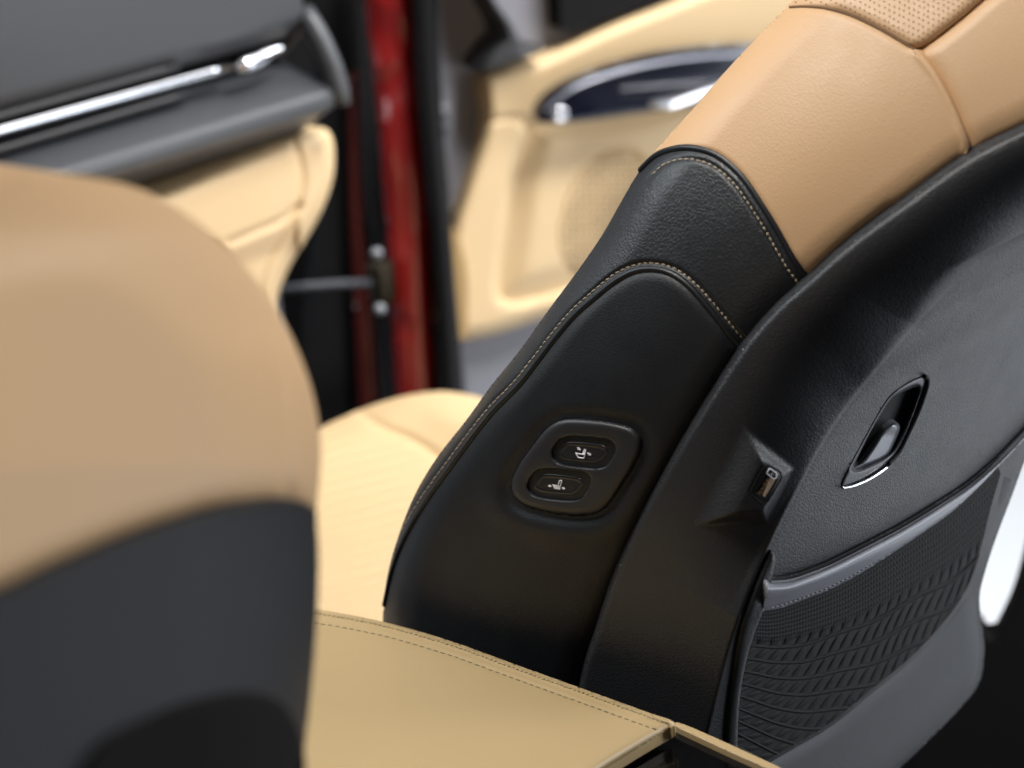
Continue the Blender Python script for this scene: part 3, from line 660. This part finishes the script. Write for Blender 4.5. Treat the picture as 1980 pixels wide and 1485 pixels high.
relief('edge_trim', spl([(868, 432), (876, 440), (892, 475), (903, 530), (905, 590), (902, 655), (884, 645), (870, 600), (862, 520), (860, 460)], True, 5), dpl(.032), mat('shaded_tan_trim', (.42, .27, .11), .5), door, None, 4, DSH, label='side face of the tan trim, its shade painted in ochre')  # side face turning away: same tan trim with shade in its colour
ar = np.vstack([spl([(1036, 222), (1042, 204), (1062, 180), (1095, 158), (1140, 138), (1200, 118), (1270, 101), (1340, 91), (1400, 86), (1460, 84), (1600, 78), (1800, 80)], step=6),
                spl([(1800, 150), (1600, 168), (1460, 182), (1380, 197), (1300, 211), (1200, 224), (1110, 236), (1060, 238), (1040, 234)], step=6)])
at_top = ar[:40]
relief('switch_trim', ar, dpl(.036), GLOSSB, door, lambda x, y, s: rnd(s, 6, .0012), 4.2, DSH * .2, label='gloss dark armrest trim with reflections')
tube('trim_edge', line3(spl([(1056, 214), (1080, 190), (1120, 166), (1180, 144), (1260, 124), (1340, 112), (1420, 106), (1520, 104), (1650, 104)], step=8), dpl(.040)), .0016, mat('dim_chrome', (.34, .35, .40), .35, metal=1), door)
box('glint_bar', line3(np.array([(1350., 178.)]), dpl(.058))[0], (.12, .03, .008), mat('glint_chrome', (.6, .62, .68), .3, metal=1), door, .004)  # chrome bar added for the row of glints in the gloss trim
tube('handle_ring', line3(spl([(1072, 226), (1076, 214), (1090, 212), (1096, 222), (1086, 232)], True, 4), dpl(.055)), .0022, CHR, door)
mp = np.array([(948, -200), (940, -60), (955, 0), (985, 40), (1003, 75), (1012, 96), (1060, 92), (1020, 112), (975, 128), (930, 143), (940, 122), (962, 92), (980, 78), (975, 50), (945, 0), (920, -60), (905, -200)], float)
relief('mirror_post', resample(closed(mp), 8)[:-1], dpl(.03), PLA, door, lambda x, y, s: rnd(s, 12, .01), 5, DSH, label='black window frame post')
relief('window_sill', np.array([(1085, 55), (1080, -200), (1500, -200), (1440, -70), (1260, 8), (1160, 42), (1110, 66)], float), dpl(.0), RUB, door, None, 8, DSH, label='black window sill rubber')

ga = np.linspace(0, 2 * np.pi, 48, endpoint=False); gx_, gy_ = 80 * np.cos(ga), 130 * np.sin(ga)
gp = np.stack([1172 + gx_ * .93 - gy_ * .36, 415 + gx_ * .36 + gy_ * .93], 1)
gm = mat('grille_cloth', (.67, .495, .28), .5)
grille = relief('speaker_grille', gp, dpl(.0), gm, door, lambda x, y, s: door_h(x, y, dist(x, y, closed(to))) + .0045, 4, DSH * .1, label='oval perforated speaker grille')
ps = []
for i in range(-14, 15):
    for j in range(-14, 15):
        c0 = np.array([1172 + 10.5 * i + (j % 2) * 5.2, 415 + 9.6 * j])
        if ((c0[0]-1172)*.93 + (c0[1]-415)*.36)**2/72**2 + (-(c0[0]-1172)*.36 + (c0[1]-415)*.93)**2/122**2 > 1: continue
        a = np.linspace(0, 2*np.pi, 6, endpoint=False); X = c0[0] + 3.1*np.cos(a); Y = c0[1] + 3.1*np.sin(a)
        ps.append((at(X, Y, dpl(.0)(X, Y) - door_h(X, Y, dist(X, Y, closed(to))) - .0055), [list(range(6))[::-1]]))
V, Fc = join(ps); link('perforations', V, Fc, mat('grille_hole', (.30, .20, .10), .8), grille)

# ================================================================== rear door opening on the right
sill = thing('rear_door_sill', 'black sill and pillar foot below the bright floor at the right edge', 'door sill', (.95, -.6, -.6))
sl = np.vstack([spl([(1830, 1330), (1880, 1240), (1895, 1185), (1905, 1208), (1913, 1222), (1927, 1202), (1946, 1165), (1964, 1120), (1984, 1045), (2010, 940), (2060, 780), (2120, 600)], step=8), [(2500, 600), (2500, 1800), (1500, 1800)]])
relief('sill_cover', sl, cd(1.75), mat('black_sill', (.004, .004, .005), .8, spec=.2), sill, lambda x, y, s: rnd(s, 20, .02), 9, nrm((.7, .3, -.6)) * .15)
